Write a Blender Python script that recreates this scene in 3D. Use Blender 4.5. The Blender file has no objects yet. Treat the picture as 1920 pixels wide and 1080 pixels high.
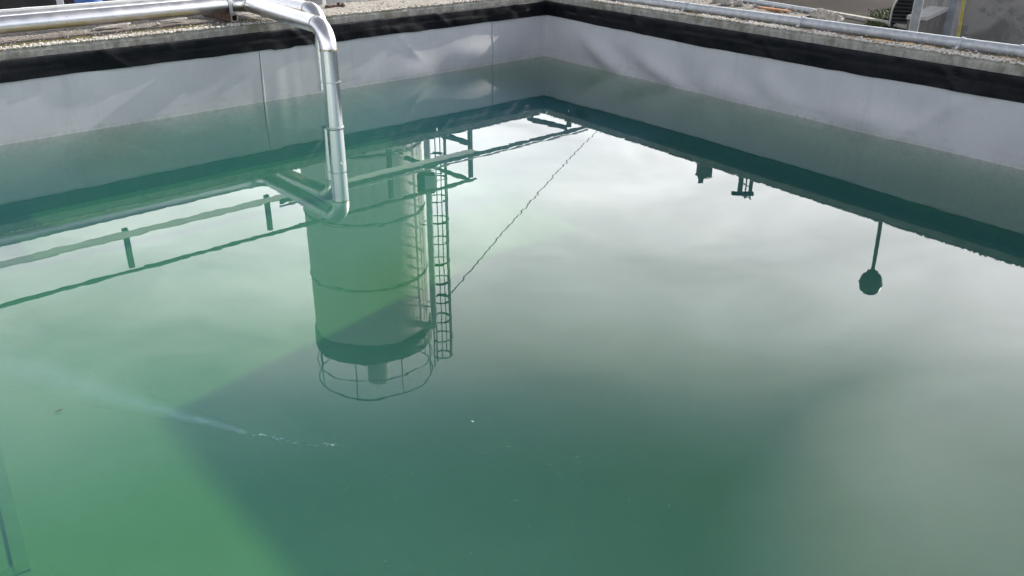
import bpy, math, random
from mathutils import Vector, Matrix, noise as mnoise
random.seed(7)
sc = bpy.context.scene
COL = sc.collection
R = math.radians
V = Vector

# ------------------------------------------------------------------ camera
FPX = 1650.0                                   # focal length in photo pixels (1920 wide)
PITCH = math.atan(747 / FPX)
cam_d = bpy.data.cameras.new('camera'); cam = bpy.data.objects.new('camera', cam_d); COL.objects.link(cam)
cam.location = (0, 0, 2.0); cam.rotation_euler = (R(90) - PITCH, 0, 0)
cam_d.sensor_width = 36; cam_d.lens = 36 * FPX / 1920; cam_d.clip_start = 0.05; cam_d.clip_end = 2000
sc.camera = cam

# ------------------------------------------------------------------ light
SUN_YAW, SUN_EL = 49.8, 28.7                   # yaw measured from +Y towards +X
SUN_DIR = V((math.sin(R(SUN_YAW)) * math.cos(R(SUN_EL)), math.cos(R(SUN_YAW)) * math.cos(R(SUN_EL)), math.sin(R(SUN_EL))))
sd = bpy.data.lights.new('sun', 'SUN'); sd.energy = 5.0; sd.angle = R(0.25); sd.color = (1.0, 0.93, 0.82)
so = bpy.data.objects.new('sun', sd); COL.objects.link(so); so.rotation_euler = SUN_DIR.to_track_quat('Z', 'Y').to_euler()

class NT:
    """small node-building helper"""
    def __init__(s, tree): s.t = tree; s.n = tree.nodes; s.l = tree.links
    def node(s, kind, **kw):
        n = s.n.new(kind)
        for k, v in kw.items():
            if k == 'inp':
                for i, x in v.items(): s.put(n.inputs[i], x)
            else: setattr(n, k, v)
        return n
    def put(s, sock, x):
        if isinstance(x, bpy.types.NodeSocket): s.l.new(x, sock)
        elif isinstance(x, bpy.types.Node): s.l.new(x.outputs[0], sock)
        else:
            if isinstance(x, tuple) and len(x) == 3 and sock.type == 'RGBA': x = (*x, 1)
            sock.default_value = x
    def m(s, op, a, b=0.0, c=None, clamp=False):
        n = s.node('ShaderNodeMath', operation=op, use_clamp=clamp); s.put(n.inputs[0], a); s.put(n.inputs[1], b)
        if c is not None: s.put(n.inputs[2], c)
        return n.outputs[0]
    def rng(s, x, a, b, c=0.0, d=1.0, smooth=True):
        n = s.node('ShaderNodeMapRange', interpolation_type='SMOOTHSTEP' if smooth else 'LINEAR')
        for i, v in enumerate((x, a, b, c, d)): s.put(n.inputs[i], v)
        return n.outputs[0]
    def mix(s, f, a, b, mode='MIX'):
        n = s.node('ShaderNodeMix', data_type='RGBA', blend_type=mode)
        s.put(n.inputs[0], f); s.put(n.inputs[6], a); s.put(n.inputs[7], b); return n.outputs[2]
    def noise(s, vec, scale, detail=4, rough=0.55, dist=0.0, out=0):
        n = s.node('ShaderNodeTexNoise'); s.put(n.inputs['Vector'], vec)
        n.inputs['Scale'].default_value = scale; n.inputs['Detail'].default_value = detail
        n.inputs['Roughness'].default_value = rough; n.inputs['Distortion'].default_value = dist
        return n.outputs[out]
    def scale(s, vec, xyz, loc=(0, 0, 0)):
        n = s.node('ShaderNodeMapping'); s.put(n.inputs[0], vec); n.inputs['Scale'].default_value = xyz; n.inputs['Location'].default_value = loc
        return n.outputs[0]
    def sep(s, vec):
        n = s.node('ShaderNodeSeparateXYZ'); s.put(n.inputs[0], vec); return n.outputs

w = bpy.data.worlds.new('World'); sc.world = w; w.use_nodes = True
T = NT(w.node_tree); T.n.clear()
sky = T.node('ShaderNodeTexSky', sky_type='NISHITA', sun_disc=False, sun_elevation=R(SUN_EL), sun_rotation=R(SUN_YAW), altitude=100, air_density=1.2, dust_density=2.5, ozone_density=1.0)
d = T.node('ShaderNodeTexCoord').outputs['Generated']
dx, dy, dz = T.sep(d)
el = T.m('MAXIMUM', dz, 0.0)
hl = T.m('SQRT', T.m('ADD', T.m('ADD', T.m('MULTIPLY', dx, dx), T.m('MULTIPLY', dy, dy)), 1e-5))
# facing: 1 towards the bright part of the sky (ahead, slightly right), 0 behind
fy = R(24)
facing = T.m('DIVIDE', T.m('ADD', T.m('MULTIPLY', dx, math.sin(fy)), T.m('MULTIPLY', dy, math.cos(fy))), hl)
# flat cloud layer: project the direction on a plane overhead
k = T.m('DIVIDE', 1.0, T.m('ADD', el, 0.22))
cv = T.node('ShaderNodeCombineXYZ', inp={0: T.m('MULTIPLY', dx, k), 1: T.m('MULTIPLY', dy, k), 2: 0.0}).outputs[0]
n1_ = T.noise(T.scale(cv, (1.0, 1.6, 1), (3.3, 1.7, 0)), 2.1, 5, 0.55, 0.5)
n2_ = T.noise(T.scale(cv, (0.6, 0.9, 1), (0.6, 5.1, 0)), 0.9, 2, 0.5)
front = T.rng(facing, -0.15, 0.85)
low = T.rng(el, 0.36, 0.62, 1.0, 0.0)
rightness = T.rng(T.m('DIVIDE', dx, hl), 0.24, 0.52)
band = T.m('MAXIMUM', low, T.m('MULTIPLY', rightness, T.rng(el, 0.6, 0.8, 1.0, 0.0)))
side = T.rng(el, 0.15, 0.62, 0.62, 0.0)
behind = T.m('MULTIPLY', T.rng(facing, -0.95, -0.35, 0.95, 0.0), T.rng(el, 0.3, 0.6, 1.0, 0.0))
base = T.m('ADD', T.m('ADD', T.m('ADD', 0.19, side), behind), T.m('MULTIPLY', T.m('MULTIPLY', front, band), 2.6))
puff = T.m('ADD', 1.0, T.m('MULTIPLY', T.m('ADD', T.m('MULTIPLY', T.m('SUBTRACT', n1_, 0.5), 1.25), T.m('MULTIPLY', T.m('SUBTRACT', n2_, 0.5), 0.9)), 1.0))
lum = T.m('MULTIPLY', T.m('MULTIPLY', base, puff), 10.0)      # the Background strength is 0.1
tint = T.mix(T.rng(lum, 5.0, 22.0), (0.90, 0.98, 1.22), (1.0, 1.0, 1.0))
lumc = T.node('ShaderNodeCombineColor', inp={0: lum, 1: lum, 2: lum}).outputs[0]
cloud = T.mix(1.0, tint, lumc, 'MULTIPLY')
cover = T.rng(T.m('ADD', T.m('MULTIPLY', n2_, 0.5), T.m('MULTIPLY', n1_, 0.5)), 0.30, 0.46, 0.55, 0.97)
bg = T.node('ShaderNodeBackground', inp={0: T.mix(cover, sky.outputs[0], cloud), 1: 0.1})
T.l.new(bg.outputs[0], T.node('ShaderNodeOutputWorld').inputs[0])
sc.view_settings.view_transform = 'Standard'; sc.view_settings.look = 'None'
sc.view_settings.exposure = 0.32; sc.view_settings.gamma = 1.0
sc.render.engine = 'CYCLES'
sc.cycles.max_bounces = 10; sc.cycles.volume_bounces = 4; sc.cycles.transparent_max_bounces = 16
sc.cycles.glossy_bounces = 6; sc.cycles.diffuse_bounces = 3; sc.cycles.use_denoising = True
sc.cycles.sample_clamp_indirect = 8.0; sc.cycles.caustics_reflective = False

# ------------------------------------------------------------------ frames
K = V((0.4377, 11.8797, 0)); U1 = V((0.7334, 0.6798, 0)); U2 = V((0.5658, -0.8246, 0))
N1 = V((0.6798, -0.7334, 0)); N2 = V((-0.8246, -0.5658, 0))       # inward normals of the two visible walls
Z = V((0, 0, 1))
def A(s, b, z): return K + U1 * s - N1 * b + Z * z                # along the left wall (s<0 to the left), b outwards
def B(s, b, z): return K + U2 * s - N2 * b + Z * z                # along the right wall (s>0 towards the camera), b outwards
def frame(u, n, at=None):
    """matrix with local x along the wall, y outwards, z up"""
    o = at or K; y = -n
    return Matrix(((u.x, y.x, 0, o.x), (u.y, y.y, 0, o.y), (0, 0, 1, o.z), (0, 0, 0, 1)))
LW = frame(U1, N1); RW = frame(U2, N2)
FWD = V((0, math.cos(PITCH), -math.sin(PITCH))); UP = V((0, math.sin(PITCH), math.cos(PITCH)))
def sight(u, v, z):
    """where the line of sight of photo pixel (u, v) meets the height z"""
    r = FWD + V((1, 0, 0)) * ((u - 960) / FPX) - UP * ((v - 540) / FPX)
    return V((0, 0, 2)) + r * ((z - 2) / r.z)
def N3(x, y, z=0.0): return mnoise.noise(V((x, y, z)))
def ss(a, b, x):
    t = min(1, max(0, (x - a) / (b - a))); return t * t * (3 - 2 * t)

# ------------------------------------------------------------------ mesh helpers
class MB:
    def __init__(s): s.v = []; s.f = []; s.sm = []
    def add(s, vs, fs, smooth=False):
        o = len(s.v); s.v += [tuple(p) for p in vs]
        s.f += [tuple(i + o for i in f) for f in fs]; s.sm += [smooth] * len(fs); return s
    def box(s, c, sx, sy, sz, ax=None, bev=0.0):
        """box by centre, sizes and (x, y, z) axes; bevelled edges when bev > 0"""
        X, Y, Zz = ax or (V((1, 0, 0)), V((0, 1, 0)), V((0, 0, 1))); c = V(c)
        h = (sx / 2, sy / 2, sz / 2)
        if bev <= 0:
            vs = [c + X * (h[0] * a) + Y * (h[1] * b) + Zz * (h[2] * q) for a in (-1, 1) for b in (-1, 1) for q in (-1, 1)]
            return s.add(vs, [(0, 1, 3, 2), (4, 6, 7, 5), (0, 4, 5, 1), (2, 3, 7, 6), (0, 2, 6, 4), (1, 5, 7, 3)])
        import bmesh
        bm = bmesh.new(); bmesh.ops.create_cube(bm, size=1)
        for q in bm.verts: q.co = V((q.co.x * sx, q.co.y * sy, q.co.z * sz))
        bmesh.ops.bevel(bm, geom=bm.edges[:], offset=bev, segments=2, affect='EDGES', profile=0.5)
        bm.verts.ensure_lookup_table()
        s.add([c + X * q.co.x + Y * q.co.y + Zz * q.co.z for q in bm.verts], [tuple(q.index for q in f.verts) for f in bm.faces])
        bm.free(); return s
    def tube(s, pts, r, n=16, caps=True, closed=False, smooth=True):
        pts = [V(p) for p in pts]; m = len(pts); rs = r if isinstance(r, (list, tuple)) else [r] * m
        rings = []; prev = None
        for i, p in enumerate(pts):
            if closed: t = pts[(i + 1) % m] - pts[i - 1]
            else: t = pts[min(i + 1, m - 1)] - pts[max(i - 1, 0)]
            t.normalize()
            if prev is None:
                a = Z if abs(t.z) < 0.9 else V((1, 0, 0)); x = t.cross(a).normalized()
            else:
                x = prev - t * prev.dot(t)
                x.normalize()
            prev = x; y = t.cross(x)
            rings.append([p + (x * math.cos(2 * math.pi * k / n) + y * math.sin(2 * math.pi * k / n)) * rs[i] for k in range(n)])
        vs = [q for g in rings for q in g]; fs = []
        for i in range(m if closed else m - 1):
            j = (i + 1) % m
            for k in range(n):
                q = (k + 1) % n; fs.append((i * n + k, i * n + q, j * n + q, j * n + k))
        s.add(vs, fs, smooth)
        if caps and not closed:
            s.add(rings[0], [tuple(range(n - 1, -1, -1))]); s.add(rings[-1], [tuple(range(n))])
        return s
    def pipe(s, pts, ro, ri, n=32):
        """open hollow straight pipe between two points"""
        a, b = V(pts[0]), V(pts[1])
        s.tube([a, b], ro, n, caps=False); s.tube([b, a], ri, n, caps=False)
        return s
    def lathe(s, c, prof, n=48, smooth=True, a0=0.0, a1=2 * math.pi):
        c = V(c); full = abs(a1 - a0 - 2 * math.pi) < 1e-6; m = n if full else n + 1
        vs = [c + V((r * math.cos(a0 + (a1 - a0) * k / n), r * math.sin(a0 + (a1 - a0) * k / n), z)) for r, z in prof for k in range(m)]
        fs = []
        for i in range(len(prof) - 1):
            for k in range(n):
                q = (k + 1) % m; fs.append((i * m + k, i * m + q, (i + 1) * m + q, (i + 1) * m + k))
        return s.add(vs, fs, smooth)
    def ring(s, c, rad, r, n=48, k=6, a0=0.0, a1=2 * math.pi):
        c = V(c)
        if abs(a1 - a0 - 2 * math.pi) < 1e-6:
            return s.tube([c + V((rad * math.cos(2 * math.pi * i / n), rad * math.sin(2 * math.pi * i / n), 0)) for i in range(n)], r, k, closed=True)
        return s.tube([c + V((rad * math.cos(a0 + (a1 - a0) * i / n), rad * math.sin(a0 + (a1 - a0) * i / n), 0)) for i in range(n + 1)], r, k)
    def grid(s, fn, nu, nv, smooth=True):
        vs = [fn(i / nu, j / nv) for j in range(nv + 1) for i in range(nu + 1)]
        fs = [(j * (nu + 1) + i, j * (nu + 1) + i + 1, (j + 1) * (nu + 1) + i + 1, (j + 1) * (nu + 1) + i) for j in range(nv) for i in range(nu)]
        return s.add(vs, fs, smooth)
    def rock(s, c, r, sq=(1, 1, 1), seed=0, rough=0.35, sub=1):
        vs, fs = ICO[sub]; rot = Matrix.Rotation(seed * 1.7, 3, 'Z') @ Matrix.Rotation(seed * 0.9, 3, 'X')
        c = V(c); out = []
        for p in vs:
            k = 1 + rough * N3(p.x * 1.3 + seed * 3.1, p.y * 1.3, p.z * 1.3 + seed)
            q = rot @ V((p.x * sq[0], p.y * sq[1], p.z * sq[2])); out.append(c + q * (r * k))
        return s.add(out, fs, False)
    def build(s, name, mat, parent=None, mw=None):
        me = bpy.data.meshes.new(name); me.from_pydata(s.v, [], s.f); me.polygons.foreach_set('use_smooth', s.sm)
        me.update(); o = bpy.data.objects.new(name, me); COL.objects.link(o)
        me.materials.append(mat)
        if mw is not None: o.matrix_world = mw
        if parent is not None:
            o.parent = parent
            if mw is None: o.matrix_parent_inverse = parent.matrix_basis.inverted()
        return o
def make_ico(sub):
    import bmesh
    bm = bmesh.new(); bmesh.ops.create_icosphere(bm, subdivisions=sub, radius=1); bm.verts.ensure_lookup_table()
    r = ([v.co.copy() for v in bm.verts], [tuple(v.index for v in f.verts) for f in bm.faces]); bm.free(); return r
ICO = {1: make_ico(1), 2: make_ico(2)}
def thing(name, label, cat, loc, group=None):
    o = bpy.data.objects.new(name, None); COL.objects.link(o); o.location = loc; o.empty_display_size = 0.2
    return tag(o, label, cat, group)
def tag(o, label=None, cat=None, group=None, kind=None):
    if label: o['label'] = label
    if cat: o['category'] = cat
    if group: o['group'] = group
    if kind: o['kind'] = kind
    return o
def arc(p0, corner, p1, rad, n=8):
    """path p0 -> corner -> p1 with the corner rounded"""
    p0, c, p1 = V(p0), V(corner), V(p1); a = (p0 - c).normalized(); b = (p1 - c).normalized()
    ang = a.angle(b); t = rad / math.tan(ang / 2); s_, e_ = c + a * t, c + b * t
    o = c + (a + b).normalized() * (rad / math.sin(ang / 2)); out = []
    v0, v1 = (s_ - o), (e_ - o); tot = v0.angle(v1); ax = v0.cross(v1).normalized()
    for i in range(n + 1): out.append(o + Matrix.Rotation(tot * i / n, 3, ax) @ v0)
    return out

# ------------------------------------------------------------------ materials
MATS = {}
def mat(name, fn):
    m = bpy.data.materials.new(name); m.use_nodes = True; t = NT(m.node_tree); t.n.clear()
    out = t.node('ShaderNodeOutputMaterial'); fn(t, out); MATS[name] = m; return m
def princ(t, out, color, rough=0.6, metal=0.0, bump=None, bdist=0.01, bstr=1.0, spec=0.5, coat=0.0):
    p = t.node('ShaderNodeBsdfPrincipled'); t.put(p.inputs['Base Color'], color); t.put(p.inputs['Roughness'], rough)
    t.put(p.inputs['Metallic'], metal); t.put(p.inputs['Specular IOR Level'], spec)
    if bump is not None:
        b = t.node('ShaderNodeBump'); b.inputs['Strength'].default_value = bstr; b.inputs['Distance'].default_value = bdist
        t.put(b.inputs['Height'], bump); t.l.new(b.outputs[0], p.inputs['Normal'])
    t.l.new(p.outputs[0], out.inputs[0]); return p
def oc(t): return t.node('ShaderNodeTexCoord').outputs['Object']

def m_liner(t, out):
    c = oc(t); n = t.noise(c, 2.2, 3); f = t.noise(c, 260, 2)
    drip = t.noise(t.scale(c, (9, 9, 0.6)), 1.0, 3)
    col = t.mix(t.rng(n, 0.35, 0.7), (0.51, 0.515, 0.545), (0.57, 0.575, 0.60))
    col = t.mix(t.m('MULTIPLY', t.rng(drip, 0.55, 0.8), 0.18), col, (0.25, 0.26, 0.27))
    z = t.sep(c)[2]
    scum = t.m('MULTIPLY', t.rng(z, 0.012, 0.06, 1, 0), t.rng(t.noise(c, 14, 3), 0.35, 0.7))
    col = t.mix(t.m('MULTIPLY', scum, 0.35), col, (0.30, 0.33, 0.27))
    crust = t.m('MULTIPLY', t.rng(z, 0.004, 0.016, 1, 0), t.rng(t.noise(c, 30, 3, 0.7), 0.35, 0.6))
    col = t.mix(t.m('MULTIPLY', crust, 0.6), col, (0.66, 0.67, 0.62))
    tide = t.m('MULTIPLY', t.m('MULTIPLY', t.rng(z, 0.05, 0.085), t.rng(z, 0.09, 0.13, 1, 0)), t.rng(t.noise(c, 4, 4, 0.65), 0.45, 0.7))
    col = t.mix(t.m('MULTIPLY', tide, 0.3), col, (0.30, 0.31, 0.28))
    spot = t.rng(t.noise(c, 38, 2, 0.5), 0.71, 0.76)
    col = t.mix(t.m('MULTIPLY', spot, 0.4), col, (0.22, 0.22, 0.21))
    princ(t, out, col, t.rng(n, 0.3, 0.7, 0.36, 0.5), bump=f, bdist=0.0006, spec=0.5)
mat('pvc_liner', m_liner)
def m_strip(t, out):
    c = oc(t); n = t.noise(c, 7, 4); d_ = t.noise(c, 30, 3)
    z = t.sep(c)[2]
    dust = t.m('MULTIPLY', t.rng(z, 0.635, 0.69), t.rng(n, 0.3, 0.6))
    col = t.mix(t.rng(d_, 0.45, 0.8), (0.004, 0.005, 0.007), (0.009, 0.009, 0.012))
    col = t.mix(t.m('MULTIPLY', dust, 0.35), col, (0.05, 0.05, 0.058))
    princ(t, out, col, t.rng(n, 0.35, 0.65, 0.30, 0.6), bump=t.noise(c, 30, 3), bdist=0.003, spec=0.16)
mat('black_strip', m_strip)
def m_coping(t, out, right=False):
    c = oc(t); x, y, z = t.sep(c)
    wob = t.m('MULTIPLY', t.m('SUBTRACT', t.noise(c, 3.0, 4), 0.5), 0.16)
    b = t.m('ADD', y, wob)
    big = t.noise(c, 5, 5, 0.6); fine = t.noise(c, 70, 4, 0.7); grit = t.noise(c, 160, 2, 0.6)
    vert = t.noise(t.scale(c, (14, 14, 7)), 1.0, 6, 0.75)
    face = t.mix(t.rng(vert, 0.3, 0.72), (0.26, 0.25, 0.22), (0.50, 0.485, 0.44))
    face = t.mix(t.m('MULTIPLY', t.rng(big, 0.5, 0.65), 0.7), face, (0.20, 0.19, 0.13))
    pale = t.mix(t.rng(fine, 0.35, 0.65), (0.34, 0.31, 0.275), (0.58, 0.555, 0.51))
    brown = t.mix(t.rng(grit, 0.35, 0.7), (0.15, 0.125, 0.118), (0.30, 0.265, 0.25))
    moss = t.mix(t.rng(grit, 0.3, 0.7), (0.055, 0.050, 0.014), (0.19, 0.165, 0.06))
    top = t.mix(t.rng(b, 0.085, 0.13), pale, brown)
    mossy = t.m('MULTIPLY', t.rng(b, 0.15, 0.21), t.rng(b, 0.38, 0.48, 1, 0))
    top = t.mix(t.m('MULTIPLY', mossy, t.rng(t.noise(c, 2.3, 3), 0.36, 0.52)), top, moss)
    top = t.mix(t.rng(b, 0.5, 0.62), top, t.mix(t.rng(fine, 0.35, 0.65), (0.15, 0.13, 0.115), (0.36, 0.335, 0.305)))
    top = t.mix(t.m('MULTIPLY', t.rng(t.noise(c, 22, 3), 0.56, 0.68), 0.75), top, (0.42, 0.40, 0.37))
    far = t.m('MULTIPLY', t.rng(x, -4.0, -3.6), t.rng(x, 0.0, 0.1, 1, 0))
    top = t.mix(t.m('MULTIPLY', far, 0.8), top, t.mix(t.rng(grit, 0.35, 0.65), (0.27, 0.245, 0.22), (0.60, 0.575, 0.535)))
    if right: top = t.mix(t.m('MULTIPLY', t.m('MULTIPLY', t.rng(b, 0.15, 0.18), t.rng(b, 0.21, 0.25, 1, 0)), t.rng(t.noise(c, 6, 3), 0.38, 0.55)), top, (0.42, 0.27, 0.13))
    up = t.sep(t.node('ShaderNodeNewGeometry').outputs['Normal'])[2]
    col = t.mix(t.rng(up, 0.45, 0.8), face, top)
    h = t.m('ADD', t.m('MULTIPLY', fine, 1.0), t.m('MULTIPLY', grit, 0.6))
    princ(t, out, col, 0.92, bump=h, bdist=0.010, spec=0.25)
mat('old_concrete', m_coping)
mat('old_concrete_rust', lambda t, out: m_coping(t, out, True))
def m_stone(t, out):
    c = oc(t); r = t.node('ShaderNodeNewGeometry').outputs['Random Per Island']
    col = t.mix(t.rng(r, 0.0, 0.55, smooth=False), (0.80, 0.78, 0.73), (0.68, 0.645, 0.585))
    col = t.mix(t.rng(r, 0.62, 0.85), col, (0.36, 0.30, 0.22)); col = t.mix(t.rng(r, 0.9, 0.98), col, (0.16, 0.13, 0.11))
    princ(t, out, t.mix(t.m('MULTIPLY', t.noise(c, 90, 2), 0.35), col, (0.3, 0.27, 0.22)), 0.9, spec=0.3)
mat('crushed_stone', m_stone)
def m_steel(t, out, smooth=False):
    c = oc(t); n = t.noise(c, 6, 4); s_ = t.noise(t.scale(c, (60, 60, 6)), 1.0, 3); sp = t.noise(c, 55, 3)
    col = t.mix(n, (0.86, 0.85, 0.835), (0.94, 0.935, 0.925))
    col = t.mix(t.m('MULTIPLY', t.rng(sp, 0.62, 0.74), 0.45), col, (0.32, 0.27, 0.20))
    princ(t, out, col, t.rng(n, 0.3, 0.7, 0.13, 0.19) if smooth else t.rng(n, 0.3, 0.7, 0.28, 0.38), metal=1.0, bump=t.noise(c, 3, 1), bdist=0.001, bstr=0.4)
mat('stainless', m_steel)
mat('stainless_smooth', lambda t, out: m_steel(t, out, True))
def m_weld(t, out):
    c = oc(t); n = t.noise(c, 40, 3)
    princ(t, out, t.mix(t.rng(n, 0.4, 0.65), (0.62, 0.60, 0.55), (0.30, 0.22, 0.13)), 0.42, metal=0.9, bump=n, bdist=0.003)
mat('weld', m_weld)
def m_galv(t, out):
    c = oc(t); n = t.noise(c, 18, 4); v = t.noise(c, 70, 2)
    col = t.mix(t.rng(n, 0.35, 0.7), (0.44, 0.475, 0.50), (0.57, 0.60, 0.62))
    princ(t, out, t.mix(t.m('MULTIPLY', t.rng(v, 0.6, 0.75), 0.5), col, (0.22, 0.2, 0.18)), t.rng(n, 0.3, 0.7, 0.35, 0.5), metal=0.25, bump=v, bdist=0.001)
mat('galvanized', m_galv)
def m_rust(t, out):
    c = oc(t); n = t.noise(c, 30, 5, 0.65)
    princ(t, out, t.mix(t.rng(n, 0.35, 0.7), (0.055, 0.035, 0.028), (0.19, 0.11, 0.07)), 0.85, bump=n, bdist=0.004)
mat('rusty_steel', m_rust)
def m_rail(t, out):
    c = oc(t); n = t.noise(c, 4, 4)
    princ(t, out, t.mix(t.rng(n, 0.35, 0.7), (0.12, 0.14, 0.128), (0.18, 0.20, 0.185)), 0.55, metal=0.0, bump=t.noise(c, 50, 2), bdist=0.001)
mat('painted_steel', m_rail)
def m_tray(t, out):
    c = oc(t); n = t.noise(c, 4, 4)
    princ(t, out, t.mix(t.rng(n, 0.35, 0.7), (0.60, 0.62, 0.60), (0.70, 0.72, 0.70)), 0.5, metal=0.0)
mat('tray_metal', m_tray)
def m_silo(t, out):
    c = oc(t); n = t.noise(c, 0.7, 5); dr = t.noise(t.scale(c, (5, 5, 0.25)), 1.0, 4, 0.6)
    col = t.mix(t.rng(n, 0.3, 0.7), (0.76, 0.75, 0.68), (0.84, 0.83, 0.77))
    col = t.mix(t.m('MULTIPLY', t.rng(dr, 0.5, 0.72), 0.3), col, (0.34, 0.31, 0.22))
    princ(t, out, col, 0.55, bump=t.noise(c, 2, 2), bdist=0.01)
mat('silo_paint', m_silo)
def m_sheet(t, out):
    c = oc(t); n = t.noise(c, 3, 4); col = t.mix(n, (0.86, 0.89, 0.86), (0.93, 0.95, 0.92))
    a = t.node('ShaderNodeBsdfDiffuse'); b = t.node('ShaderNodeBsdfTranslucent'); mx = t.node('ShaderNodeMixShader', inp={0: 0.9})
    t.put(a.inputs[0], col); t.put(b.inputs[0], col); t.l.new(a.outputs[0], mx.inputs[1]); t.l.new(b.outputs[0], mx.inputs[2]); t.l.new(mx.outputs[0], out.inputs[0])
mat('translucent_sheet', m_sheet)
def flat(name, a, b, rough=0.7, sc_=6, metal=0.0, bd=0.003):
    def fn(t, out):
        c = oc(t); n = t.noise(c, sc_, 5, 0.6)
        princ(t, out, t.mix(t.rng(n, 0.33, 0.7), a, b), rough, metal, bump=t.noise(c, sc_ * 8, 3), bdist=bd)
    return mat(name, fn)
flat('dark_paint', (0.012, 0.020, 0.018), (0.028, 0.040, 0.034), 0.5)
flat('white_plastic', (0.62, 0.64, 0.64), (0.74, 0.75, 0.74), 0.45)
flat('grey_cap', (0.16, 0.18, 0.17), (0.26, 0.28, 0.27), 0.5)
flat('lamp_metal', (0.09, 0.10, 0.09), (0.14, 0.15, 0.13), 0.45)
flat('pole_paint', (0.17, 0.19, 0.20), (0.25, 0.27, 0.285), 0.5, 9)
flat('blue_plastic', (0.010, 0.075, 0.32), (0.018, 0.11, 0.42), 0.4)
flat('grey_panel', (0.16, 0.185, 0.21), (0.24, 0.265, 0.29), 0.6)
flat('dark_shed', (0.018, 0.02, 0.018), (0.05, 0.045, 0.04), 0.8, 2)
flat('brown_steel', (0.035, 0.018, 0.018), (0.07, 0.04, 0.036), 0.7)
flat('louvre_black', (0.012, 0.014, 0.018), (0.035, 0.038, 0.045), 0.45)
flat('rim_metal', (0.42, 0.43, 0.43), (0.56, 0.56, 0.55), 0.4, 12, 0.3)
flat('plinth_top', (0.34, 0.34, 0.325), (0.44, 0.435, 0.415), 0.85, 5)
flat('plinth_side', (0.10, 0.097, 0.090), (0.16, 0.153, 0.142), 0.9, 4)
flat('yellow_rubber', (0.42, 0.36, 0.05), (0.55, 0.47, 0.10), 0.5, 14)
flat('blue_grey_board', (0.15, 0.165, 0.19), (0.21, 0.225, 0.25), 0.7, 5)
flat('slate', (0.34, 0.32, 0.30), (0.50, 0.47, 0.45), 0.8, 20)
flat('rubble', (0.30, 0.28, 0.25), (0.56, 0.53, 0.49), 0.95, 14, 0, 0.01)
flat('orange_brick', (0.34, 0.14, 0.06), (0.50, 0.24, 0.12), 0.9, 14)
flat('cable_black', (0.012, 0.012, 0.013), (0.02, 0.02, 0.02), 0.6)
flat('caster_grey', (0.30, 0.28, 0.25), (0.38, 0.36, 0.33), 0.9, 1.5)
flat('window_dark', (0.02, 0.025, 0.03), (0.04, 0.045, 0.05), 0.15, 1)
flat('chimney_grey', (0.11, 0.13, 0.13), (0.17, 0.19, 0.18), 0.8, 1)
flat('kerb_stone', (0.30, 0.29, 0.26), (0.42, 0.40, 0.36), 0.9, 6)
flat('pool_floor', (0.66, 0.67, 0.47), (0.74, 0.74, 0.56), 0.9, 1.2)
flat('seam_shade', (0.10, 0.105, 0.115), (0.17, 0.175, 0.19), 0.6, 9)
flat('frame_paint', (0.50, 0.56, 0.37), (0.58, 0.63, 0.44), 0.8, 3)
flat('debris', (0.55, 0.58, 0.55), (0.75, 0.76, 0.72), 0.6, 20)
flat('brown_leaf', (0.05, 0.05, 0.03), (0.10, 0.085, 0.045), 0.7, 40)
def m_leaf(t, out):
    r = t.node('ShaderNodeNewGeometry').outputs['Random Per Island']
    princ(t, out, t.mix(r, (0.035, 0.055, 0.015), (0.09, 0.13, 0.035)), 0.7)
mat('foliage', m_leaf)
def m_wallc(t, out):
    c = oc(t); big = t.noise(c, 1.5, 5, 0.62, 0.5); st = t.noise(c, 3.2, 3, 0.6); f = t.noise(c, 40, 3)
    col = t.mix(t.rng(big, 0.35, 0.62), (0.115, 0.115, 0.110), (0.255, 0.25, 0.235))
    col = t.mix(t.m('MULTIPLY', t.rng(st, 0.55, 0.64), 0.6), col, (0.095, 0.095, 0.092))
    princ(t, out, t.mix(t.m('MULTIPLY', f, 0.3), col, (0.30, 0.295, 0.28)), 0.93, bump=t.m('ADD', big, f), bdist=0.01)
mat('stained_concrete', m_wallc)
def m_ground(t, out):
    c = oc(t); big = t.noise(c, 0.35, 5, 0.6); f = t.noise(c, 9, 4, 0.7); g = t.noise(c, 60, 2)
    col = t.mix(t.rng(big, 0.35, 0.65), (0.045, 0.041, 0.039), (0.074, 0.067, 0.063))
    col = t.mix(t.m('MULTIPLY', t.rng(f, 0.55, 0.7), 0.35), col, (0.105, 0.097, 0.09))
    princ(t, out, col, 1.0, bump=t.m('ADD', f, g), bdist=0.01, spec=0.05)
mat('yard_asphalt', m_ground)

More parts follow.
